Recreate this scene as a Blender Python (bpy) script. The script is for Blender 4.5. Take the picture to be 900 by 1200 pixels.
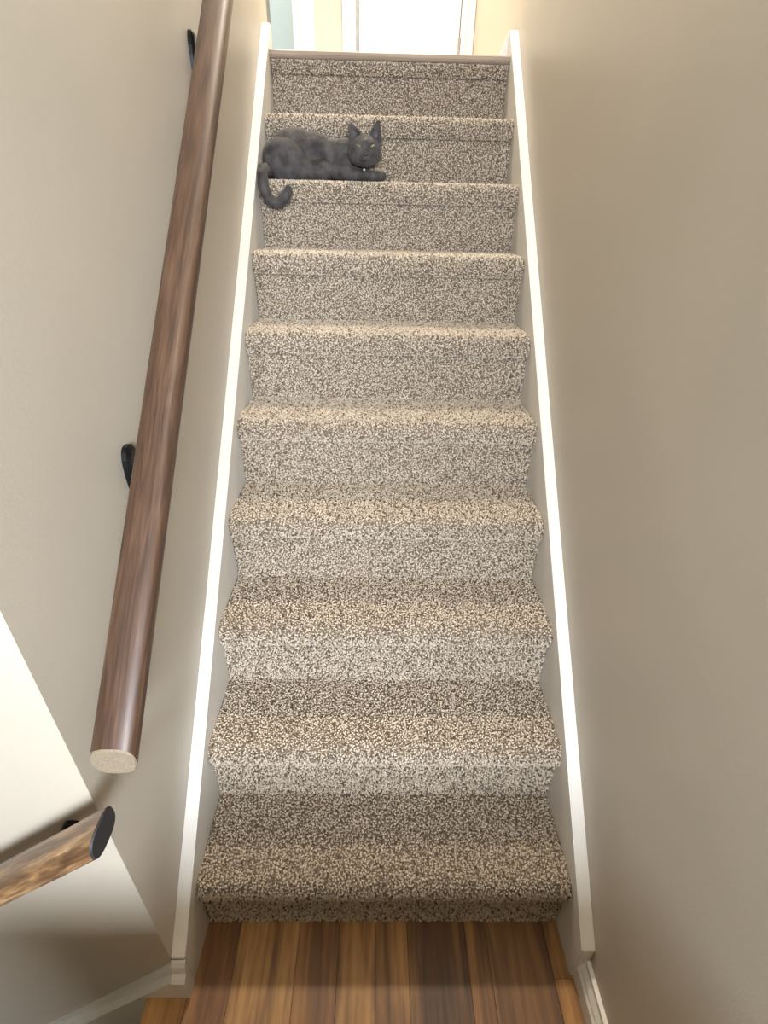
import bpy, bmesh, math, random
import numpy as np
from mathutils import Vector, Matrix
random.seed(4); rng = np.random.default_rng(7)
scn = bpy.context.scene
for o in list(bpy.data.objects): bpy.data.objects.remove(o)
COL = scn.collection

# ------------------------------------------------------------ camera
F_PX, PITCH, YAW, ROLL = 588.18, 0.5371, 0.0208, 0.0231
CAM = Vector((-0.0345, -0.5628, 1.5469))
cd = bpy.data.cameras.new('camera'); cam = bpy.data.objects.new('camera', cd); COL.objects.link(cam)
cd.sensor_fit = 'VERTICAL'; cd.sensor_height = 24.0; cd.lens = F_PX / 1200 * 24.0
cd.clip_start = 0.02
fw = Vector((math.sin(YAW)*math.cos(PITCH), math.cos(YAW)*math.cos(PITCH), -math.sin(PITCH)))
r0 = Vector((math.cos(YAW), -math.sin(YAW), 0)); u0 = r0.cross(fw)
rt = math.cos(ROLL)*r0 + math.sin(ROLL)*u0; up = -math.sin(ROLL)*r0 + math.cos(ROLL)*u0
cam.matrix_world = Matrix(((rt.x, up.x, -fw.x, CAM.x), (rt.y, up.y, -fw.y, CAM.y), (rt.z, up.z, -fw.z, CAM.z), (0, 0, 0, 1)))
scn.camera = cam

# ------------------------------------------------------------ world, light, exposure
w = bpy.data.worlds.new('world'); scn.world = w; w.use_nodes = True
w.node_tree.nodes['Background'].inputs[0].default_value = (0.75, 0.87, 1, 1)
w.node_tree.nodes['Background'].inputs[1].default_value = 1.0
scn.view_settings.view_transform = 'Standard'; scn.view_settings.look = 'None'
scn.view_settings.gamma = 1.0; scn.view_settings.use_curve_mapping = False
scn.view_settings.exposure = 0.0

def area(name, loc, target, sx, sy, power, color, shape='RECTANGLE'):
    l = bpy.data.lights.new(name, 'AREA'); l.shape = shape; l.size = sx; l.size_y = sy
    l.energy = power; l.color = color
    o = bpy.data.objects.new(name, l); COL.objects.link(o); o.location = loc
    o.rotation_euler = (Vector(target)-Vector(loc)).to_track_quat('-Z', 'Y').to_euler(); return o
YW = -2.40
WIN = (-0.35, 0.95, 1.62, 2.27)       # rear window opening: x0,x1,z0,z1 at y = YW
area('window_daylight', (0.30, -2.46, 1.945), (0.30, 0, 1.945), 1.3, 0.65, 275, (0.80, 0.88, 1.0))
area('hall_lamp', (-0.05, 2.55, 4.37), (-0.05, 2.55, 0), 0.36, 0.36, 118, (1.0, 0.90, 0.76), 'DISK')
area('entry_lamp', (0.05, -0.55, 4.37), (0.05, -0.55, 0), 0.36, 0.36, 20, (1.0, 0.84, 0.62), 'DISK')
area('bathroom_fill', (-1.1, 3.9, 4.37), (-1.1, 3.9, 0), 0.36, 0.36, 46, (1.0, 0.96, 0.9), 'DISK')  # added fill without a fixture, brightens the blue room

# ------------------------------------------------------------ constants
R, RUN, HW, XW = 0.205, 0.2086, 0.4404, 0.471
ZU = 10*R                       # upper hall floor level
HB = -0.92                      # back edge of the landing
CH = 0.0379                     # skirt cap above nosing line
CY = -0.114                      # corner of left wall / landing wall
ZC = 4.45; YF = 3.113; ZB = -2.3

# ------------------------------------------------------------ materials
def mat(name):
    m = bpy.data.materials.new(name); m.use_nodes = True
    return m, m.node_tree.nodes, m.node_tree.links, m.node_tree.nodes['Principled BSDF']
def N(ns, t, **k):
    n = ns.new(t)
    for a, v in k.items(): setattr(n, a, v)
    return n
def ramp(ns, stops):
    r = ns.new('ShaderNodeValToRGB'); e = r.color_ramp.elements
    while len(e) < len(stops): e.new(0.5)
    for i, (p_, c) in enumerate(stops): e[i].position = p_; e[i].color = (*c, 1)
    return r
def paint(name, col, rough=0.45, bump=0.12, scale=260, spec=0.4):
    m, ns, ln, b = mat(name)
    tc = N(ns, 'ShaderNodeTexCoord'); nz = N(ns, 'ShaderNodeTexNoise'); nz.inputs['Scale'].default_value = scale; nz.inputs['Detail'].default_value = 3
    ln.new(tc.outputs['Object'], nz.inputs['Vector'])
    n2 = N(ns, 'ShaderNodeTexNoise'); n2.inputs['Scale'].default_value = 2.2; ln.new(tc.outputs['Object'], n2.inputs['Vector'])
    r = ramp(ns, [(0.3, tuple(c*0.965 for c in col)), (0.7, tuple(min(1, c*1.03) for c in col))]); ln.new(n2.outputs['Fac'], r.inputs['Fac'])
    ln.new(r.outputs['Color'], b.inputs['Base Color'])
    bp = N(ns, 'ShaderNodeBump'); bp.inputs['Strength'].default_value = bump; bp.inputs['Distance'].default_value = 0.002
    ln.new(nz.outputs['Fac'], bp.inputs['Height']); ln.new(bp.outputs['Normal'], b.inputs['Normal'])
    b.inputs['Roughness'].default_value = rough; b.inputs['Specular IOR Level'].default_value = spec
    return m
M_WALL = paint('beige_wall_paint', (0.44, 0.39, 0.31), 0.42)
M_WHITE = paint('white_trim_paint', (0.62, 0.59, 0.53), 0.35, 0.05, 120)
M_CEIL = paint('ceiling_paint', (0.8, 0.78, 0.74), 0.8)
M_BLUE = paint('pale_blue_paint', (0.53, 0.64, 0.65), 0.5)
M_DOOR = paint('cream_door_paint', (0.78, 0.73, 0.62), 0.4, 0.03)

def wood(name, stops, rough=0.35, sc=(2.2, 34, 34), objcol=False, attr=True, rnd=0.0, bump=0.15, coat=0.0):
    m, ns, ln, b = mat(name)
    if attr:
        tc = N(ns, 'ShaderNodeAttribute', attribute_name='gc'); vec = tc.outputs['Vector']
    else:
        tc = N(ns, 'ShaderNodeTexCoord'); vec = tc.outputs['Object']
    mp = N(ns, 'ShaderNodeMapping'); mp.inputs['Scale'].default_value = sc; ln.new(vec, mp.inputs['Vector'])
    nz = N(ns, 'ShaderNodeTexNoise'); nz.inputs['Scale'].default_value = 1.0; nz.inputs['Detail'].default_value = 6; nz.inputs['Distortion'].default_value = 1.1
    ln.new(mp.outputs['Vector'], nz.inputs['Vector'])
    mp2 = N(ns, 'ShaderNodeMapping'); mp2.inputs['Scale'].default_value = tuple(s*6 if s > 10 else s*3 for s in sc); ln.new(vec, mp2.inputs['Vector'])
    n2 = N(ns, 'ShaderNodeTexNoise'); n2.inputs['Scale'].default_value = 1.0; n2.inputs['Detail'].default_value = 4
    ln.new(mp2.outputs['Vector'], n2.inputs['Vector'])
    mx = N(ns, 'ShaderNodeMath', operation='MULTIPLY_ADD'); mx.inputs[1].default_value = 0.35
    ln.new(n2.outputs['Fac'], mx.inputs[0])
    ml = N(ns, 'ShaderNodeMath', operation='MULTIPLY'); ml.inputs[1].default_value = 0.65; ln.new(nz.outputs['Fac'], ml.inputs[0]); ln.new(ml.outputs[0], mx.inputs[2])
    r = ramp(ns, stops); ln.new(mx.outputs[0], r.inputs['Fac'])
    out = r.outputs['Color']
    if objcol:
        oi = N(ns, 'ShaderNodeObjectInfo'); mm = N(ns, 'ShaderNodeMix', data_type='RGBA', blend_type='MULTIPLY'); mm.inputs['Factor'].default_value = 1
        ln.new(out, mm.inputs[6]); ln.new(oi.outputs['Color'], mm.inputs[7]); out = mm.outputs[2]
    ln.new(out, b.inputs['Base Color'])
    bp = N(ns, 'ShaderNodeBump'); bp.inputs['Strength'].default_value = bump; bp.inputs['Distance'].default_value = 0.001
    ln.new(mx.outputs[0], bp.inputs['Height']); ln.new(bp.outputs['Normal'], b.inputs['Normal'])
    b.inputs['Roughness'].default_value = rough; b.inputs['Coat Weight'].default_value = coat; b.inputs['Coat Roughness'].default_value = 0.25
    return m
M_FLOOR = wood('hardwood_floor', [(0.32, (0.075, 0.032, 0.009)), (0.45, (0.21, 0.10, 0.030)), (0.55, (0.35, 0.185, 0.058)), (0.70, (0.52, 0.30, 0.11))], 0.5, (1.6, 13, 13), True)
M_RAIL = wood('brown_rail_stain', [(0.30, (0.022, 0.011, 0.006)), (0.45, (0.052, 0.026, 0.014)), (0.58, (0.082, 0.043, 0.024)), (0.75, (0.15, 0.085, 0.048))], 0.42, (5.0, 70, 70), coat=0.1)
M_RAIL2 = wood('golden_rail_stain', [(0.34, (0.06, 0.028, 0.013)), (0.47, (0.13, 0.068, 0.030)), (0.56, (0.25, 0.14, 0.062)), (0.70, (0.50, 0.33, 0.16))], 0.30, (9.0, 55, 40), coat=0.25)
M_NOSING = wood('nosing_wood', [(0.3, (0.20, 0.15, 0.11)), (0.6, (0.31, 0.24, 0.18)), (0.8, (0.38, 0.30, 0.22))], 0.4, (2, 40, 40))
def plain(name, col, rough=0.5, metal=0.0, noise=0.15, scale=60):
    m, ns, ln, b = mat(name)
    tc = N(ns, 'ShaderNodeTexCoord'); nz = N(ns, 'ShaderNodeTexNoise'); nz.inputs['Scale'].default_value = scale; ln.new(tc.outputs['Object'], nz.inputs['Vector'])
    r = ramp(ns, [(0.3, tuple(c*(1-noise) for c in col)), (0.7, tuple(c*(1+noise) for c in col))]); ln.new(nz.outputs['Fac'], r.inputs['Fac']); ln.new(r.outputs['Color'], b.inputs['Base Color'])
    b.inputs['Roughness'].default_value = rough; b.inputs['Metallic'].default_value = metal; return m
M_ENDGRAIN = plain('bare_end_grain', (0.21, 0.165, 0.11), 0.7, 0, 0.2, 400)
M_DARKEND = plain('dark_rail_end', (0.020, 0.018, 0.019), 0.6, 0, 0.15, 300)  # even dark colour for the end face of the lower rail
M_BLACK = plain('black_metal', (0.012, 0.011, 0.011), 0.3, 0.6)
M_STEEL = plain('dull_steel', (0.45, 0.42, 0.38), 0.4, 0.9)
M_GAP = plain('dark_gap', (0.12, 0.11, 0.10), 0.9)
M_STRIP = plain('grey_shade', (0.26, 0.26, 0.25), 0.7)  # grey standing in for shade in the doorway reveal and door gap
M_GLASS, ns, ln, b = mat('window_glass'); b.inputs['Transmission Weight'].default_value = 1; b.inputs['Roughness'].default_value = 0.0; b.inputs['IOR'].default_value = 1.02
M_BACKING = plain('carpet_backing', (0.15, 0.115, 0.08), 0.95, 0, 0.3, 200)
M_PILE, ns, ln, b = mat('speckled_carpet_pile')
at = N(ns, 'ShaderNodeAttribute', attribute_name='tuft'); ln.new(at.outputs['Color'], b.inputs['Base Color'])
b.inputs['Roughness'].default_value = 0.9; b.inputs['Specular IOR Level'].default_value = 0.15; b.inputs['Sheen Weight'].default_value = 0.15
M_LAMP, ns, ln, b = mat('lamp_shade_glass'); b.inputs['Base Color'].default_value = (0.9, 0.86, 0.78, 1); b.inputs['Emission Color'].default_value = (1, 0.85, 0.62, 1); b.inputs['Emission Strength'].default_value = 3

# ------------------------------------------------------------ mesh helpers
def link(name, bm, m, parent=None, smooth=False, bevel=0):
    if bevel:
        bmesh.ops.bevel(bm, geom=[e for e in bm.edges if e.calc_face_angle(0) > 0.5], offset=bevel, segments=2, affect='EDGES')
    me = bpy.data.meshes.new(name); bm.to_mesh(me); bm.free()
    if smooth:
        for p_ in me.polygons: p_.use_smooth = True
    me.materials.append(m)
    o = bpy.data.objects.new(name, me); COL.objects.link(o)
    if parent: o.parent = parent
    return o
def add_box(bm, x0, x1, y0, y1, z0, z1):
    vs = [bm.verts.new((x, y, z)) for x in (x0, x1) for y in (y0, y1) for z in (z0, z1)]
    for f in ((0, 1, 3, 2), (4, 6, 7, 5), (0, 4, 5, 1), (2, 3, 7, 6), (0, 2, 6, 4), (1, 5, 7, 3)): bm.faces.new([vs[i] for i in f])
    return vs
def box(*a):
    bm = bmesh.new(); add_box(bm, *a); return bm
def prism(pts, axis, a0, a1, bm=None):
    """closed 2-D outline (list) extruded along axis 0 (pts = y,z) , 1 (pts = x,z) or 2 (pts = x,y)"""
    bm = bm or bmesh.new()
    def P(a, q): return (a, q[0], q[1]) if axis == 0 else ((q[0], a, q[1]) if axis == 1 else (q[0], q[1], a))
    A = [bm.verts.new(P(a0, q)) for q in pts]; B = [bm.verts.new(P(a1, q)) for q in pts]
    bm.faces.new(A); bm.faces.new(B[::-1]); n = len(pts)
    for i in range(n): bm.faces.new((A[i], B[i], B[(i+1) % n], A[(i+1) % n]))
    bmesh.ops.recalc_face_normals(bm, faces=bm.faces); return bm
def struct(name, bm, m, parent=None, bevel=0):
    o = link(name, bm, m, parent, bevel=bevel)
    if not parent: o['kind'] = 'structure'
    return o
def empty(name, loc, label, cat, group=None):
    o = bpy.data.objects.new(name, None); COL.objects.link(o); o.location = loc; o.empty_display_size = 0.1
    o['label'] = label; o['category'] = cat
    if group: o['group'] = group
    return o
def put(o, parent):
    """parent a world-space mesh under an Empty that sits at its own base"""
    o.parent = parent; o.matrix_parent_inverse = Matrix.Translation(-parent.location)
    return o
def gc(o, fn):
    me = o.data; a = me.attributes.new('gc', 'FLOAT_VECTOR', 'POINT')
    for i, v in enumerate(me.vertices): a.data[i].vector = fn(v.co)

# ------------------------------------------------------------ room shell
struct('wall_left', box(-XW-0.12, -XW, CY, 2.055, ZB, ZC), M_WALL)
struct('wall_front', box(-3.1, -XW-0.12, CY, CY+0.12, ZB, ZC), M_WALL)
struct('wall_right', box(XW, XW+0.12, HB-0.11, YF+1.7, ZB, ZC), M_WALL)
D0, D1 = -0.153, 0.392
O0, O1 = -1.28, -0.507
bm = bmesh.new()
add_box(bm, O1, D0, YF, YF+0.12, ZU, ZC); add_box(bm, D1, XW, YF, YF+0.12, ZU, ZC)
add_box(bm, D0, D1, YF, YF+0.12, ZU+2.04, ZC); add_box(bm, O0, O1, YF, YF+0.12, ZU+2.04, ZC); add_box(bm, -3.1, O0, YF, YF+0.12, ZU, ZC)
struct('wall_back', bm, M_WALL)
struct('leak_block', box(-3.1, XW, YF+1.6, YF+1.7, ZB-0.1, ZU), M_WALL)  # unseen wall added to stop world light leaking in below the stairs
struct('wall_back.001', box(-3.1, XW, YF+1.6, YF+1.7, ZU, ZC), M_BLUE)
struct('wall_left.001', box(-3.2, -3.1, YW-0.1, YF+1.7, ZB, ZC), M_WALL)
struct('wall_right.001', box(2.6, 2.7, YW-0.1, HB-0.11, ZB, ZC), M_WALL)
struct('wall_right.002', box(XW+0.12, 2.7, HB-0.11, HB, ZB, ZC), M_WALL)
wx0, wx1, wz0, wz1 = WIN
bm = bmesh.new(); y0, y1 = YW-0.1, YW
add_box(bm, -3.1, wx0, y0, y1, ZB, ZC); add_box(bm, wx1, 2.6, y0, y1, ZB, ZC); add_box(bm, wx0, wx1, y0, y1, ZB, wz0); add_box(bm, wx0, wx1, y0, y1, wz1, ZC)
struct('wall_rear', bm, M_WALL)
bm = bmesh.new()
add_box(bm, wx0-0.07, wx0, YW, YW+0.02, wz0-0.07, wz1+0.07); add_box(bm, wx1, wx1+0.07, YW, YW+0.02, wz0-0.07, wz1+0.07)
add_box(bm, wx0, wx1, YW, YW+0.02, wz1, wz1+0.07); add_box(bm, wx0, wx1, YW, YW+0.04, wz0-0.07, wz0)
struct('window_1', bm, M_WHITE)
struct('ceiling', box(-3.2, 2.7, YW-0.1, YF+1.7, ZC, ZC+0.1), M_CEIL)
# guard half-wall behind the photographer
struct('wall_rear.001', box(-0.541, XW, HB-0.11, HB, -0.25, 0.90), M_WALL)
struct('trim_3', box(-0.56, XW, HB-0.13, HB+0.02, 0.90, 0.925), M_WHITE, bevel=0.004)
# descending steps left of the landing, lower level floor
bm = bmesh.new()
for k in range(9):
    add_box(bm, -0.541-0.21*(k+1), -0.535-0.21*k, HB, CY, ZB, -0.205*(k+1))
struct('floor.002', bm, M_BACKING)
struct('floor.003', box(-3.1, 2.6, YW, CY, ZB-0.1, ZB), M_CEIL)
struct('floor.004', box(-3.1, XW, CY, YF+1.7, ZB-0.1, ZB), M_CEIL)

# ------------------------------------------------------------ landing floor: planks
floor = struct('floor', box(-0.538, XW, HB, 0.05, -0.22, -0.016), M_BACKING)
pl = [(-.541, -.45, (0.95, 0.86, 0.72)), (-.45, -.356, (0.55, 0.45, 0.38)), (-.356, -.21, (1.0, 1.0, 1.0)), (-.21, -.111, (0.74, 0.66, 0.6)),
      (-.111, -.02, (0.88, 0.84, 0.76)), (-.02, .059, (0.98, 0.95, 0.85)), (.059, .203, (0.52, 0.47, 0.43)), (.203, .255, (0.85, 0.78, 0.68)),
      (.255, .402, (0.48, 0.42, 0.39)), (.402, XW, (0.66, 0.6, 0.5))]
for i, (a, b_, c) in enumerate(pl):
    cuts = {9: [HB, -0.112, 0.04], 2: [HB, -0.52, 0.04], 6: [HB, -0.42, 0.04]}.get(i, [HB, 0.04])
    for j in range(len(cuts)-1):
        o = struct('plank', box(a+0.0005, b_-0.0005, cuts[j]+0.0004, cuts[j+1]-0.0004, -0.016, 0), M_FLOOR, floor, bevel=0.0009)
        t = 1.0 if j == len(cuts)-2 else 1.35
        o.color = (*[min(1.1, q*t) for q in c], 1)
        s = random.random()*20
        gc(o, lambda v: (v.y+s, v.x+s*2, v.z*0.3))

# upper hall floor (hidden behind the nosing from here)
struct('floor.001', box(-3.1, XW, 9*RUN+0.06, YF+1.6, ZU-0.3, ZU-0.004), M_CEIL)
struct('floor.005', box(-3.1, -XW-0.12, CY+0.12, 9*RUN+0.06, ZU-0.3, ZU-0.004), M_CEIL)

# ------------------------------------------------------------ skirt boards (trim_1 left, trim_2 right)
def topz(y): return y/RUN*R + R + CH
for s, nm in ((-1, 'trim_1'), (1, 'trim_2')):
    ys = CY+0.001 if s < 0 else -0.106
    zt = 2.135; yk = (zt-R-CH)/R*RUN; ye = yk+0.02
    pts = [(ys, 0.0), (ys, topz(ys)), (yk, zt), (ye, zt), (ye, ZU-0.30), (0.30, -0.05), (0.30, -0.1), (0.06, -0.1), (0.03, 0.0)]
    xa, xb = sorted((s*HW, s*XW))
    struct(nm, prism(pts, 0, xa, xb), M_WHITE, bevel=0.002)
YT = (2.135-R-CH)/R*RUN+0.02     # where the skirts stop on the upper landing
pr = [(0, 0), (0.022, 0), (0.022, 0.048), (0.017, 0.056), (0.018, 0.062), (0.010, 0.075), (0.009, 0.085), (0, 0.087)]
struct('baseboard_right', prism([(XW-a, z) for a, z in pr], 1, HB, -0.106), M_WHITE)
# short moulded baseboard return at the top of the right skirt, its ogee seen end-on
pr2 = [(0, 0), (0.068, 0), (0.066, 0.012), (0.050, 0.022), (0.043, 0.036), (0.040, 0.060), (0.034, 0.078), (0.030, 0.083), (0.0, 0.085)]
struct('baseboard_right.001', prism([(XW-a, ZU+z) for a, z in pr2], 1, YT-0.012, YT+0.012), M_WHITE)
struct('baseboard_right.002', prism([(XW-a*0.15, ZU+z) for a, z in pr2], 1, YT+0.012, YF), M_WHITE)
# baseboard of the landing wall: wraps the foot of the left skirt, then runs down the lower flight
fb = struct('baseboard_left', prism([(CY, 0), (CY-0.028, 0), (CY-0.028, 0.079), (CY-0.022, 0.086), (CY-0.014, 0.092), (CY-0.010, 0.112), (CY-0.004, 0.122), (CY, 0.124)], 0, -XW, -HW-0.0), M_WHITE)
def desc(y0, y1, top):
    d_ = 1.0*(2.4-XW)
    return prism([(-XW-0.0005, top), (-2.4, top-d_), (-2.4, top-d_-0.40), (-XW-0.0005, top-0.40)], 1, y0, y1)
struct('lower_board', desc(CY-0.028, CY-0.0001, 0.085), M_WHITE, fb)
struct('cap_moulding', desc(CY-0.010, CY-0.0001, 0.112), M_WHITE, fb)

# ------------------------------------------------------------ upstairs doors
def casing(nm, x0, x1, inner, parent=None):
    bm = box(x0, x1, YF-0.016, YF, ZU, ZU+2.1)
    if inner > 0: add_box(bm, x1-0.026, x1, YF-0.022, YF-0.016, ZU, ZU+2.1)
    else: add_box(bm, x0, x0+0.026, YF-0.022, YF-0.016, ZU, ZU+2.1)
    add_box(bm, (x0+x1)/2-0.004, (x0+x1)/2+0.010, YF-0.019, YF-0.016, ZU, ZU+2.1)
    return struct(nm, bm, M_WHITE, parent)
casing('trim_4', -0.242, -0.172, 1)
casing('trim_5', 0.400, 0.468, -1)
struct('trim_6', box(-0.242, 0.468, YF-0.018, YF, ZU+2.04, ZU+2.12), M_WHITE)
casing('trim_7', -0.470, -0.394, -1)
struct('trim_8', box(-0.507, -0.470, YF-0.010, YF+0.12, ZU, ZU+2.04), M_DOOR)
struct('reveal_shade', box(-0.70, -0.645, YF-0.012, YF+0.10, ZU, ZU+2.04), M_STRIP)  # grey strip painted in for the shadow of the doorway reveal
d = struct('door_1', box(D0+0.002, D1-0.003, YF-0.008, YF+0.028, ZU+0.012, ZU+2.03), M_DOOR, bevel=0.002)
struct('jamb_gap_strip', box(D0-0.019, D0, YF-0.006, YF-0.0005, ZU, ZU+2.04), M_STRIP, d)  # grey strip painted in for the shaded gap on the strike side
struct('door_gap', box(D1-0.003, D1+0.004, YF-0.005, YF-0.0005, ZU, ZU+2.04), M_GAP, d)
struct('jamb_gap_strip', box(D1+0.004, D1+0.008, YF-0.006, YF-0.0005, ZU, ZU+2.04), M_WHITE, d)
for z in (ZU+0.235, ZU+0.95, ZU+1.8):
    bm = bmesh.new(); bmesh.ops.create_cone(bm, cap_ends=True, segments=12, radius1=0.006, radius2=0.006, depth=0.09, matrix=Matrix.Translation((D1+0.002, YF-0.016, z+0.045)))
    add_box(bm, D1-0.018, D1+0.008, YF-0.0105, YF-0.0085, z, z+0.09)
    struct('hinge', bm, M_STEEL, d)
bm = bmesh.new(); bmesh.ops.create_uvsphere(bm, u_segments=16, v_segments=10, radius=0.026, matrix=Matrix.Translation((D0+0.07, YF-0.055, ZU+0.92)))
bmesh.ops.create_cone(bm, cap_ends=True, segments=12, radius1=0.012, radius2=0.012, depth=0.05, matrix=Matrix.Translation((D0+0.07, YF-0.030, ZU+0.92)) @ Matrix.Rotation(math.pi/2, 4, 'X'))
struct('door_knob', bm, M_STEEL, d)

# ------------------------------------------------------------ staircase
stairs = empty('staircase', (0, 0, 0), 'straight flight of beige speckled carpet stairs between white skirt boards', 'staircase')
def profile(top=False):
    """(y, z) of the carpet on one step, starting at the riser base"""
    P = [(0.002, 0.0), (0.001, 0.07), (0.004, R-0.068), (0.006, R-0.063), (-0.009, R-0.058), (-0.0135, R-0.048), (-0.0135, R-0.034)]
    for a in range(0, 7):
        t = math.radians(a*15)
        P.append((0.012-0.0255*math.cos(t), R-0.030+0.0255*math.sin(t)))
    P.append((0.05, R-0.004)); P.append((0.12, R-0.004)); P.append((RUN+0.012, R-0.004))
    return P
PR = profile()
PRT = [(0.002, 0.0), (0.001, 0.07), (0.004, 0.138), (0.006, 0.143), (-0.008, 0.148), (-0.0115, 0.160), (-0.011, 0.178), (0.006, 0.182)]
def sheet(P):
    bm = bmesh.new(); nx = 12
    rows = [[bm.verts.new((-HW+2*HW*i/nx, y+0.004, z-0.002)) for i in range(nx+1)] for y, z in P]
    for a, b_ in zip(rows, rows[1:]):
        for i in range(nx): bm.faces.new((a[i], a[i+1], b_[i+1], b_[i]))
    # underlay body so that the step is solid
    back = P[-1][0]
    if back > 0.1:
        lo = [bm.verts.new((rows[-1][i].co.x, back+0.004, 0)) for i in (0, nx)]
        bm.faces.new([r_[0] for r_ in rows] + [lo[0]]); bm.faces.new([r_[nx] for r_ in rows][::-1] + [lo[1]])
    bmesh.ops.recalc_face_normals(bm, faces=bm.faces)
    return bm
PAL = np.array([(0.60, 0.505, 0.385), (0.51, 0.42, 0.305), (0.41, 0.325, 0.23), (0.24, 0.175, 0.115), (0.10, 0.07, 0.046)])
PW = np.array([0.34, 0.28, 0.16, 0.13, 0.09])
def pile(P, n, seed):
    g = np.random.default_rng(seed); P = np.array(P); seg = np.diff(P, axis=0); L = np.hypot(*seg.T); cum = np.r_[0, np.cumsum(L)]
    nu = int(math.sqrt(n*cum[-1]/(2*HW))); nv = n//nu
    U, V = np.meshgrid(np.arange(nu), np.arange(nv), indexing='ij'); m = nu*nv
    s = ((U.ravel()+0.5+g.uniform(-.55, .55, m))/nu*cum[-1]).clip(0.001, cum[-1]-0.0005)
    x = ((V.ravel()+0.5+g.uniform(-.55, .55, m))/nv*2-1)*(HW-0.002); x = x.clip(-HW+0.002, HW-0.002)
    crease = cum[3]
    keep = (s < crease-0.005) | (s > crease+0.003); s = s[keep]; x = x[keep]; m = len(s)
    k = np.searchsorted(cum, s)-1; k = k.clip(0, len(L)-1); f = (s-cum[k])/L[k]
    pos = P[k]+seg[k]*f[:, None]
    # smooth normals
    nrm = np.stack([-seg[:, 1], seg[:, 0]], 1)/L[:, None]
    vn = np.r_[nrm[:1], nrm[:-1]+nrm[1:], nrm[-1:]]; vn /= np.linalg.norm(vn, axis=1)[:, None]
    nn = vn[k]*(1-f[:, None])+vn[k+1]*f[:, None]; nn /= np.linalg.norm(nn, axis=1)[:, None]
    C = np.stack([x, pos[:, 0]+nn[:, 0]*-0.001+0.002, pos[:, 1]-0.003], 1); Nn = np.stack([np.zeros(m), nn[:, 0], nn[:, 1]], 1)
    Nn += g.normal(0, 0.33, (m, 3)); Nn /= np.linalg.norm(Nn, axis=1)[:, None]
    h = g.uniform(0.0042, 0.0078, m)
    T1 = np.cross(Nn, g.normal(size=(m, 3))); T1 /= np.linalg.norm(T1, axis=1)[:, None]; T2 = np.cross(Nn, T1)
    rb, rm = 0.0020, g.uniform(0.0024, 0.0036, m)
    verts = np.zeros((m, 7, 3))
    for j in range(3):
        a = 2*math.pi*j/3
        verts[:, j] = C+T1*math.cos(a)*rb+T2*math.sin(a)*rb
        verts[:, 3+j] = C+Nn*(h*0.62)[:, None]+(T1*math.cos(a+.6)+T2*math.sin(a+.6))*rm[:, None]
    verts[:, 6] = C+Nn*h[:, None]
    verts[:, :, 0] = verts[:, :, 0].clip(-HW+0.0006, HW-0.0006)
    fc = []
    for j in range(3):
        q = (j+1) % 3; fc += [(j, q, 3+q), (j, 3+q, 3+j), (3+j, 3+q, 6)]
    fc = np.array(fc); faces = (fc[None]+np.arange(m)[:, None, None]*7).reshape(-1, 3)
    me = bpy.data.meshes.new('pile'); me.vertices.add(m*7); me.vertices.foreach_set('co', verts.ravel().astype(np.float32))
    me.loops.add(len(faces)*3); me.loops.foreach_set('vertex_index', faces.ravel().astype(np.int32))
    me.polygons.add(len(faces)); me.polygons.foreach_set('loop_start', np.arange(0, len(faces)*3, 3, dtype=np.int32))
    me.update(calc_edges=True)
    idx = g.choice(5, m, p=PW); c = PAL[idx]*g.uniform(0.88, 1.12, (m, 1))
    ca = me.color_attributes.new('tuft', 'FLOAT_COLOR', 'POINT')
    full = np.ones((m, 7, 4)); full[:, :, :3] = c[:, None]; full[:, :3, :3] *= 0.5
    ca.data.foreach_set('color', full.ravel().astype(np.float32))
    me.materials.append(M_PILE); return me
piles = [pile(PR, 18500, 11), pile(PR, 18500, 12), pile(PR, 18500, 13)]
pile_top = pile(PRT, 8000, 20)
sh = link('step', sheet(PR), M_BACKING, stairs)
for k in range(9):
    o = sh if k == 0 else sh.copy()
    if k: COL.objects.link(o); o.parent = stairs
    o.location = (0, RUN*k, R*k)
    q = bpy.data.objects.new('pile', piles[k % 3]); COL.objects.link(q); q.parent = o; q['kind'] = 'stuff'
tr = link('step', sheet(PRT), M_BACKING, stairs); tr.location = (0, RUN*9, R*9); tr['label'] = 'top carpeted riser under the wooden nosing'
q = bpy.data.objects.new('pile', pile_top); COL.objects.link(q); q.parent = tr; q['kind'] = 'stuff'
yn = 9*RUN
npf = [(yn-0.016, ZU-0.020), (yn-0.020, ZU-0.014), (yn-0.018, ZU-0.004), (yn-0.010, ZU), (yn+0.06, ZU), (yn+0.06, ZU-0.024), (yn-0.010, ZU-0.024)]
no = link('nosing', prism(npf, 0, -HW+0.001, HW-0.001), M_NOSING, stairs); no['label'] = 'light brown wooden nosing at the top edge'
gc(no, lambda v: (v.x, v.y, v.z))

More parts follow.
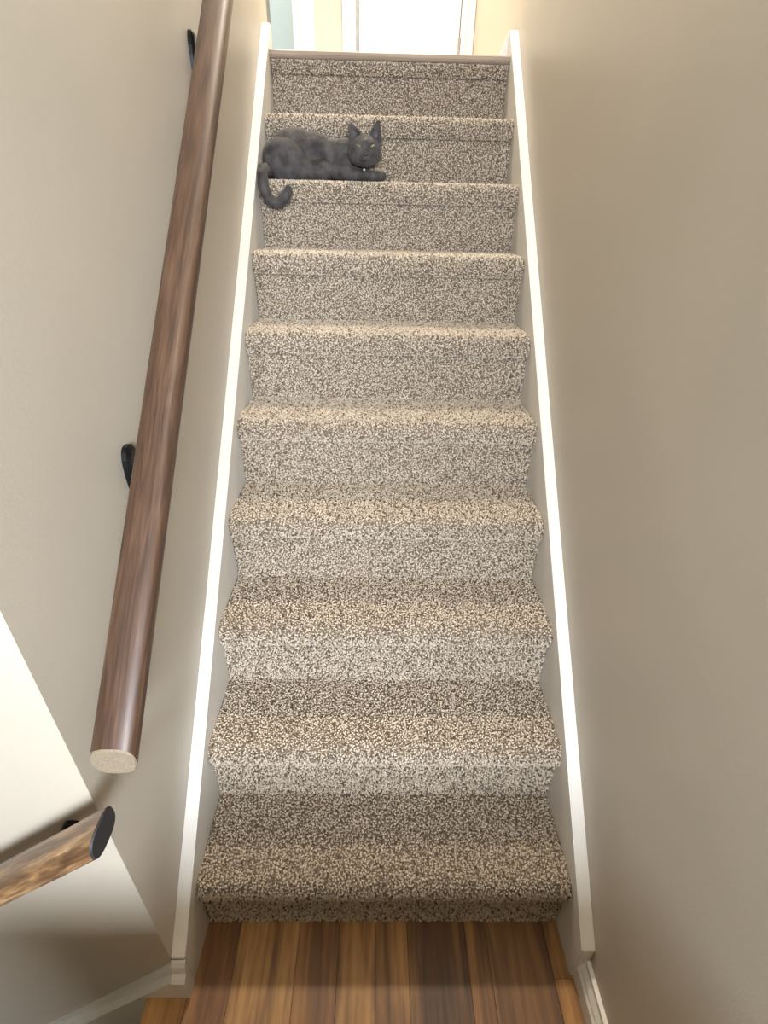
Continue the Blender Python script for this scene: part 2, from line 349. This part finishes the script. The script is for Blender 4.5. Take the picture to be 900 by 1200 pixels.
# ------------------------------------------------------------ handrails
def rail_mesh(A, B, wdir, m, n=40, w_=0.064, h_=0.038):
    """plumb-cut rail from A to B (centres); wdir = horizontal unit vector across the rail"""
    A, B, wdir = Vector(A), Vector(B), Vector(wdir); d = (B-A); Lh = math.hypot(d.x, d.y); hz = h_/ (Lh/d.length)
    bm = bmesh.new(); ring = []
    for i in range(n):
        a = 2*math.pi*i/n; c, s = math.cos(a), math.sin(a); e = 2/2.7
        ring.append((w_/2*math.copysign(abs(c)**e, c), hz/2*math.copysign(abs(s)**e, s)))
    K = 30; rows = []
    for k in range(K+1):
        c = A+d*k/K; rows.append([bm.verts.new(c+wdir*u+Vector((0, 0, v))) for u, v in ring])
    for a, b_ in zip(rows, rows[1:]):
        for i in range(n): bm.faces.new((a[i], a[(i+1) % n], b_[(i+1) % n], b_[i]))
    bm.faces.new(rows[-1]); bmesh.ops.recalc_face_normals(bm, faces=bm.faces)
    ends = [v.co.copy() for v in rows[0]]
    return bm, ends, d.normalized(), A
def end_cap(ends, outv, m, parent, depth=0.003):
    bm = bmesh.new(); outv = Vector(outv); c = sum(ends, Vector())/len(ends)
    a = [bm.verts.new(v+outv*0.0) for v in ends]; b_ = [bm.verts.new(c+(v-c)*0.94+outv*depth) for v in ends]; n = len(a)
    for i in range(n): bm.faces.new((a[i], a[(i+1) % n], b_[(i+1) % n], b_[i]))
    bm.faces.new(b_); bm.faces.new(a[::-1]); bmesh.ops.recalc_face_normals(bm, faces=bm.faces)
    return put(link('end_cap', bm, m), parent)
def tube(bm, pts, rad, n=12):
    rows = []
    for i, p_ in enumerate(pts):
        p_ = Vector(p_); t = (Vector(pts[min(i+1, len(pts)-1)])-Vector(pts[max(i-1, 0)])).normalized()
        s = t.orthogonal().normalized() if i == 0 else (rows_t - t*rows_t.dot(t)).normalized()
        rows_t = s; u = t.cross(s); r_ = rad[i] if isinstance(rad, (list, tuple)) else rad
        rows.append([bm.verts.new(p_+s*math.cos(2*math.pi*j/n)*r_+u*math.sin(2*math.pi*j/n)*r_) for j in range(n)])
    for a, b_ in zip(rows, rows[1:]):
        for j in range(n): bm.faces.new((a[j], a[(j+1) % n], b_[(j+1) % n], b_[j]))
    bm.faces.new(rows[0][::-1]); bm.faces.new(rows[-1]); return bm
def bracket(parent, base, outv, along, reach, rise, slope):
    """base: centre of wall plate; outv: out of the wall; along: horizontal direction of the rail"""
    base, outv, along = Vector(base), Vector(outv), Vector(along); Z = Vector((0, 0, 1))
    # arm: leaves the plate, drops a little, then sweeps up under the rail
    pts = []
    for i in range(13):
        t = i/12; pts.append(base+outv*(0.006+t*(reach-0.006))+Z*(-0.012*math.sin(math.pi*min(1, t*1.1))+rise*t**5))
    rad = [0.011-0.004*math.sin(math.pi*i/12) for i in range(13)]
    bm = tube(bmesh.new(), pts, rad)
    top = pts[-1]; dr = (along+Z*slope).normalized(); nz = dr.cross(outv).normalized()
    if nz.z < 0: nz = -nz
    vs = []
    for a in (-0.032, 0.032):
        for b_ in (-0.014, 0.014):
            for c in (-0.003, 0.001): vs.append(bm.verts.new(top+dr*a+outv*b_+nz*c))
    for f in ((0, 1, 3, 2), (4, 6, 7, 5), (0, 4, 5, 1), (2, 3, 7, 6), (0, 2, 6, 4), (1, 5, 7, 3)): bm.faces.new([vs[i] for i in f])
    bmesh.ops.recalc_face_normals(bm, faces=bm.faces)
    br = put(link('bracket', bm, M_BLACK, smooth=False), parent)
    # tapered rounded wall plate
    bm = bmesh.new(); n = 28; rows = []
    for off, sc in ((0.0, 1.0), (0.008, 1.0), (0.014, 0.80), (0.0145, 0.0)):
        r_ = []
        for i in range(n):
            a = 2*math.pi*i/n; c, s = math.cos(a), math.sin(a)
            r_.append(bm.verts.new(base+outv*off+(along*(0.023*math.copysign(abs(c)**0.75, c))+Z*(0.046*math.copysign(abs(s)**0.75, s)))*max(sc, 0.02)))
        rows.append(r_)
    for a, b_ in zip(rows, rows[1:]):
        for i in range(n): bm.faces.new((a[i], a[(i+1) % n], b_[(i+1) % n], b_[i]))
    bm.faces.new(rows[-1]); bm.faces.new(rows[0][::-1]); bmesh.ops.recalc_face_normals(bm, faces=bm.faces)
    pt = link('wall_plate', bm, M_BLACK); pt.parent = br
    return br
# rail 1 along the staircase
XR = -XW+0.07; S1 = 0.959
A1 = (XR, -0.128, 0.871); B1 = (XR, 2.0, 0.871+2.128*S1)
h1 = empty('handrail', A1, 'long dark brown wooden handrail climbing the left wall beside the stairs', 'handrail')
bm, ends, dv, A = rail_mesh(A1, B1, (1, 0, 0), M_RAIL)
r1 = put(link('rail', bm, M_RAIL, smooth=True), h1); gc(r1, lambda v: ((v-A).dot(dv), v.x, v.z-S1*v.y))
e = end_cap(ends, (0, -1, 0), M_ENDGRAIN, h1); e['label'] = 'pale sawn lower end of the rail'
for yb in (0.248, 0.982, 1.75):
    zb = 0.871+(yb+0.128)*S1-0.085
    zr = zb+0.085-0.0190*math.sqrt(1+S1*S1)
    bracket(h1, (-XW, yb, zb), (1, 0, 0), (0, 1, 0), XW+XR, zr-zb, S1)
# rail 2 down the lower flight
YR = CY-0.07; S2 = 0.777
A2 = (-0.412, YR, 0.792); B2 = (-1.9, YR, 0.795-1.495*S2)
h2 = empty('handrail', A2, 'short golden-brown handrail with a dark cut end on the bright wall at lower left', 'handrail')
bm, ends, dv2, Aa = rail_mesh(A2, B2, (0, 1, 0), M_RAIL2)
r2 = put(link('rail', bm, M_RAIL2, smooth=True), h2); gc(r2, lambda v: ((v-Aa).dot(dv2), v.y, v.z-S2*v.x))
e = end_cap(ends, (1, 0, 0), M_DARKEND, h2); e['label'] = 'dark slanted end face'
for xb in (-0.520, -1.4):
    zr = 0.795+(xb+0.405)*S2-0.0190*math.sqrt(1+S2*S2)
    bracket(h2, (xb, CY, zr-0.038), (0, -1, 0), (1, 0, 0), CY-YR, 0.038, S2)

# ------------------------------------------------------------ cat
M_FUR, ns, ln, b = mat('grey_cat_fur')
tc = N(ns, 'ShaderNodeTexCoord'); nz = N(ns, 'ShaderNodeTexNoise'); nz.inputs['Scale'].default_value = 26; nz.inputs['Detail'].default_value = 5; ln.new(tc.outputs['Object'], nz.inputs['Vector'])
r = ramp(ns, [(0.35, (0.030, 0.0265, 0.0245)), (0.65, (0.078, 0.070, 0.065))]); ln.new(nz.outputs['Fac'], r.inputs['Fac']); ln.new(r.outputs['Color'], b.inputs['Base Color'])
b.inputs['Roughness'].default_value = 0.75; b.inputs['Sheen Weight'].default_value = 0.15; b.inputs['Sheen Tint'].default_value = (0.8, 0.7, 0.6, 1); b.inputs['Sheen Roughness'].default_value = 0.4; b.inputs['Specular IOR Level'].default_value = 0.25
nb = N(ns, 'ShaderNodeTexNoise'); nb.inputs['Scale'].default_value = 400; ln.new(tc.outputs['Object'], nb.inputs['Vector'])
bp = N(ns, 'ShaderNodeBump'); bp.inputs['Strength'].default_value = 0.4; bp.inputs['Distance'].default_value = 0.003; ln.new(nb.outputs['Fac'], bp.inputs['Height']); ln.new(bp.outputs['Normal'], b.inputs['Normal'])
M_NOSE = plain('cat_nose', (0.03, 0.026, 0.028), 0.4)
M_INNER = plain('inner_ear', (0.10, 0.075, 0.075), 0.8)
M_EYE, ns, ln, b = mat('cat_eye'); b.inputs['Roughness'].default_value = 0.08
tc = N(ns, 'ShaderNodeTexCoord'); gr = N(ns, 'ShaderNodeMapping'); ln.new(tc.outputs['Object'], gr.inputs['Vector'])
ln2 = N(ns, 'ShaderNodeVectorMath', operation='LENGTH'); gr.inputs['Scale'].default_value = (330, 0, 150); ln.new(gr.outputs['Vector'], ln2.inputs[0])
r = ramp(ns, [(0.30, (0.004, 0.004, 0.004)), (0.38, (0.16, 0.145, 0.06))]); ln.new(ln2.outputs['Value'], r.inputs['Fac']); ln.new(r.outputs['Color'], b.inputs['Base Color'])

def MP(c): return (c[0]*0.905-0.007, 1.565+(c[1]-2.055)*0.85, 8*R+0.004+(c[2]-1.527)*0.80)
cat = empty('cat', (-0.23, 1.56, 8*R+0.004), 'dark grey short-haired cat lying on a stair near the top, tail over the edge', 'cat')
bm = bmesh.new()
def ell(c, r_, rot=(0, 0, 0), m=True):
    if m: c = MP(c); r_ = (r_[0]*0.905, r_[1]*0.87, r_[2]*0.80)
    mt = Matrix.Translation(c) @ Matrix.Rotation(rot[2], 4, 'Z') @ Matrix.Rotation(rot[1], 4, 'Y') @ Matrix.Rotation(rot[0], 4, 'X') @ Matrix.Diagonal((*r_, 1))
    bmesh.ops.create_icosphere(bm, subdivisions=3, radius=1, matrix=mt)
def chain(pts, m=True):
    if m: pts = [(*MP(q), q[3]*0.85) for q in pts]
    for (a, b_) in zip(pts, pts[1:]):
        L = (Vector(a[:3])-Vector(b_[:3])).length; n = max(2, int(L/0.004))
        for i in range(n+1):
            t = i/n; c = [a[j]*(1-t)+b_[j]*t for j in range(3)]; rr = a[3]*(1-t)+b_[3]*t
            bmesh.ops.create_icosphere(bm, subdivisions=2, radius=rr, matrix=Matrix.Translation(c))
ell((-.410, 2.055, 1.600), (.066, .072, .075))                     # rump
ell((-.352, 2.065, 1.622), (.095, .070, .090), (0, .05, 0))        # loin
ell((-.275, 2.070, 1.615), (.105, .066, .082), (0, .22, 0))        # ribs
ell((-.195, 2.062, 1.600), (.085, .060, .075), (0, .32, 0))        # chest
ell((-.135, 2.045, 1.592), (.060, .050, .066), (0, .3, 0))         # breast
ell((-.165, 2.020, 1.580), (.046, .035, .058), (0, -.35, 0))       # near shoulder
ell((-.385, 2.005, 1.590), (.082, .044, .078), (0, .25, 0))        # near thigh
ell((-.320, 2.000, 1.560), (.070, .034, .042), (0, .3, 0))         # knee
ell((-.255, 2.020, 1.560), (.070, .040, .040))                     # belly
chain([(-.165, 2.040, 1.628, .048), (-.125, 2.035, 1.628, .044), (-.095, 2.020, 1.635, .042)])  # neck
chain([(-.19, 2.000, 1.555, .030), (-.13, 1.985, 1.548, .023), (-.07, 1.985, 1.543, .019), (-.035, 1.985, 1.541, .018), (-.018, 1.985, 1.540, .017)])   # near forearm, paw
chain([(-.15, 2.040, 1.560, .024), (-.09, 2.035, 1.548, .020), (-.022, 2.02, 1.543, .017)])     # far forearm
# head
HC = Vector((-.083, 1.500, 1.726))
def hell(d, r_): ell(HC+Vector(d), r_, (0, 0, 0), False)
hell((0, 0, 0), (.053, .044, .043))
hell((0, -.012, -.015), (.053, .034, .031))              # cheeks
hell((0, .004, -.012), (.058, .030, .028))               # ruff
hell((.003, -.036, -.023), (.022, .018, .016))           # muzzle
hell((.003, -.032, -.037), (.015, .014, .011))           # chin
hell((.002, -.031, .004), (.014, .018, .026))            # nose bridge
def ear(b0, b1, tip, th=0.0045):
    b0, b1, tip = Vector(b0), Vector(b1), Vector(tip); back = Vector((0, 1, 0)); n = 7; rows = []
    for k in range(9):
        t = k/8*0.96; row = []
        for i in range(n):
            s = i/(n-1)*2-1; p_ = (b0*(1-s)/2+b1*(1+s)/2)*(1-t)+tip*t
            bul = (1-t)**0.8 - (1-t)
            p_ += (b1-b0)/2*s*bul*1.3
            p_ += back*(0.016*(1-s*s)*(1-t))
            row.append(p_)
        rows.append(row)
    for row in rows:
        for p_ in row: bmesh.ops.create_icosphere(bm, subdivisions=1, radius=th, matrix=Matrix.Translation(p_))
    return rows
e1 = ear(HC+Vector((-.052, 0, .012)), HC+Vector((-.012, 0, .042)), HC+Vector((-.049, -.002, .070)))
e2 = ear(HC+Vector((.014, 0, .042)), HC+Vector((.053, 0, .014)), HC+Vector((.046, -.002, .080)))
# tail: over the tread, down the nosing and curling up to the right
TZ = 8*R
chain([(-.385, 1.555, TZ+.050, .028), (-.410, 1.515, TZ+.030, .022), (-.419, 1.48, TZ+.024, .018), (-.420, 1.448, TZ+.022, .0175), (-.419, 1.427, TZ+.008, .017), (-.417, 1.419, TZ-.015, .017),
       (-.412, 1.416, TZ-.040, .017), (-.402, 1.416, TZ-.060, .017), (-.386, 1.416, TZ-.071, .0165), (-.368, 1.416, TZ-.071, .0165), (-.350, 1.416, TZ-.058, .016), (-.339, 1.416, TZ-.042, .015), (-.334, 1.416, TZ-.030, .012)], False)
tmp = link('fur_body_tmp', bm, M_FUR)
md = tmp.modifiers.new('r', 'REMESH'); md.mode = 'VOXEL'; md.voxel_size = 0.0034
sm = tmp.modifiers.new('s', 'SMOOTH'); sm.iterations = 4; sm.factor = 0.5
dg = bpy.context.evaluated_depsgraph_get(); me = bpy.data.meshes.new_from_object(tmp.evaluated_get(dg))
bpy.data.objects.remove(tmp); me.name = 'body'
for p_ in me.polygons: p_.use_smooth = True
me.materials.clear(); me.materials.append(M_FUR)
body = bpy.data.objects.new('body', me); COL.objects.link(body); put(body, cat)
# fur strands
nf = len(me.polygons); cen = np.zeros(nf*3); me.polygons.foreach_get('center', cen); cen = cen.reshape(-1, 3)
nor = np.zeros(nf*3); me.polygons.foreach_get('normal', nor); nor = nor.reshape(-1, 3)
M_ = 42000; idx = rng.integers(0, nf, M_); C = cen[idx]+rng.normal(0, 0.0015, (M_, 3)); Nn = nor[idx]
flow = np.tile(np.array([-1.0, 0.1, -0.35]), (M_, 1)); hd = (np.linalg.norm(C-np.array(HC+Vector((0, 0, .01))), axis=1) < 0.066)
flow[hd] = (C[hd]-np.array(HC)-np.array([0, -.05, -.02]))*12
tl = C[:, 1] < 1.45; flow[tl] = np.array([0.4, -0.5, -0.5])
flow += rng.normal(0, 0.35, (M_, 3)); flow -= Nn*(flow*Nn).sum(1)[:, None]; flow /= np.linalg.norm(flow, axis=1)[:, None]+1e-6
ln_ = rng.uniform(0.004, 0.009, M_)*np.where(hd, 0.55, 1.0); dirv = flow*0.9+Nn*0.38
sd = np.cross(dirv, Nn); sd /= np.linalg.norm(sd, axis=1)[:, None]+1e-6
V = np.zeros((M_, 3, 3)); V[:, 0] = C-Nn*.001-sd*0.0005; V[:, 1] = C-Nn*.001+sd*0.0005; V[:, 2] = C+dirv*ln_[:, None]
fm = bpy.data.meshes.new('fur'); fm.vertices.add(M_*3); fm.vertices.foreach_set('co', V.ravel().astype(np.float32))
fm.loops.add(M_*3); fm.loops.foreach_set('vertex_index', np.arange(M_*3, dtype=np.int32)); fm.polygons.add(M_); fm.polygons.foreach_set('loop_start', np.arange(0, M_*3, 3, dtype=np.int32)); fm.update(calc_edges=True)
fm.materials.append(M_FUR); fo = bpy.data.objects.new('fur', fm); COL.objects.link(fo); put(fo, cat); fo['kind'] = 'stuff'
# face parts
for sx in (-1, 1):
    bm = bmesh.new(); c = HC+Vector((.003+sx*.0235, -.0375, .008))
    bmesh.ops.create_uvsphere(bm, u_segments=20, v_segments=12, radius=1, matrix=Matrix.Diagonal((.0085, .0048, .0038, 1)))
    o = link('eye', bm, M_EYE, smooth=True); o.location = c-cat.location; o.rotation_euler = (0, -sx*0.25, sx*0.35); o.parent = cat
bm = bmesh.new(); bmesh.ops.create_uvsphere(bm, u_segments=14, v_segments=10, radius=1, matrix=Matrix.Translation(HC+Vector((.003, -.0540, -.016))) @ Matrix.Diagonal((.0065, .004, .0045, 1)))
put(link('nose', bm, M_NOSE, smooth=True), cat)
for rows in (e1, e2):
    bm = bmesh.new(); g_ = [[bm.verts.new(rows[k][i]+Vector((0, -.0042, 0))) for i in range(1, 6)] for k in range(1, 8)]
    for a, b_ in zip(g_, g_[1:]):
        for i in range(4): bm.faces.new((a[i], a[i+1], b_[i+1], b_[i]))
    put(link('inner_ear', bm, M_INNER, smooth=True), cat)
# thin collar with a small tag under the chin
bm = bmesh.new(); pts = []
cc = HC+Vector((-.008, .012, -.036))
for i in range(33):
    a = 2*math.pi*i/32; pts.append(cc+Vector((.040*math.cos(a), .038*math.sin(a), .010*math.sin(a)+0.006*math.cos(a)*-1)))
tube(bm, pts, 0.0028, 8); col_ = put(link('collar', bm, plain('black_collar', (0.02, 0.02, 0.02), 0.5), smooth=True), cat)
bm = bmesh.new(); bmesh.ops.create_cone(bm, cap_ends=True, segments=16, radius1=0.0036, radius2=0.0036, depth=0.0015, matrix=Matrix.Translation(HC+Vector((-.002, -.030, -.056))) @ Matrix.Rotation(math.pi/2-.2, 4, 'X'))
tg = link('tag', bm, plain('tag_metal', (0.3, 0.28, 0.25), 0.5, 0.3)); tg.parent = col_

# ------------------------------------------------------------ ceiling lamps that give the light (above the frame)
for (x, y, lb) in ((-0.05, 2.55, 'round frosted ceiling lamp over the upper hall'), (0.05, -0.55, 'round frosted ceiling lamp over the lower landing')):
    L = empty('ceiling_lamp', (x, y, ZC), lb, 'lamp')
    bm = bmesh.new(); bmesh.ops.create_cone(bm, cap_ends=True, segments=32, radius1=0.20, radius2=0.19, depth=0.03, matrix=Matrix.Translation((x, y, ZC-0.016)))
    put(link('lamp_base', bm, M_STEEL), L)
    bm = bmesh.new(); bmesh.ops.create_cone(bm, cap_ends=True, segments=32, radius1=0.17, radius2=0.185, depth=0.03, matrix=Matrix.Translation((x, y, ZC-0.046)))
    put(link('lamp_shade', bm, M_LAMP), L)
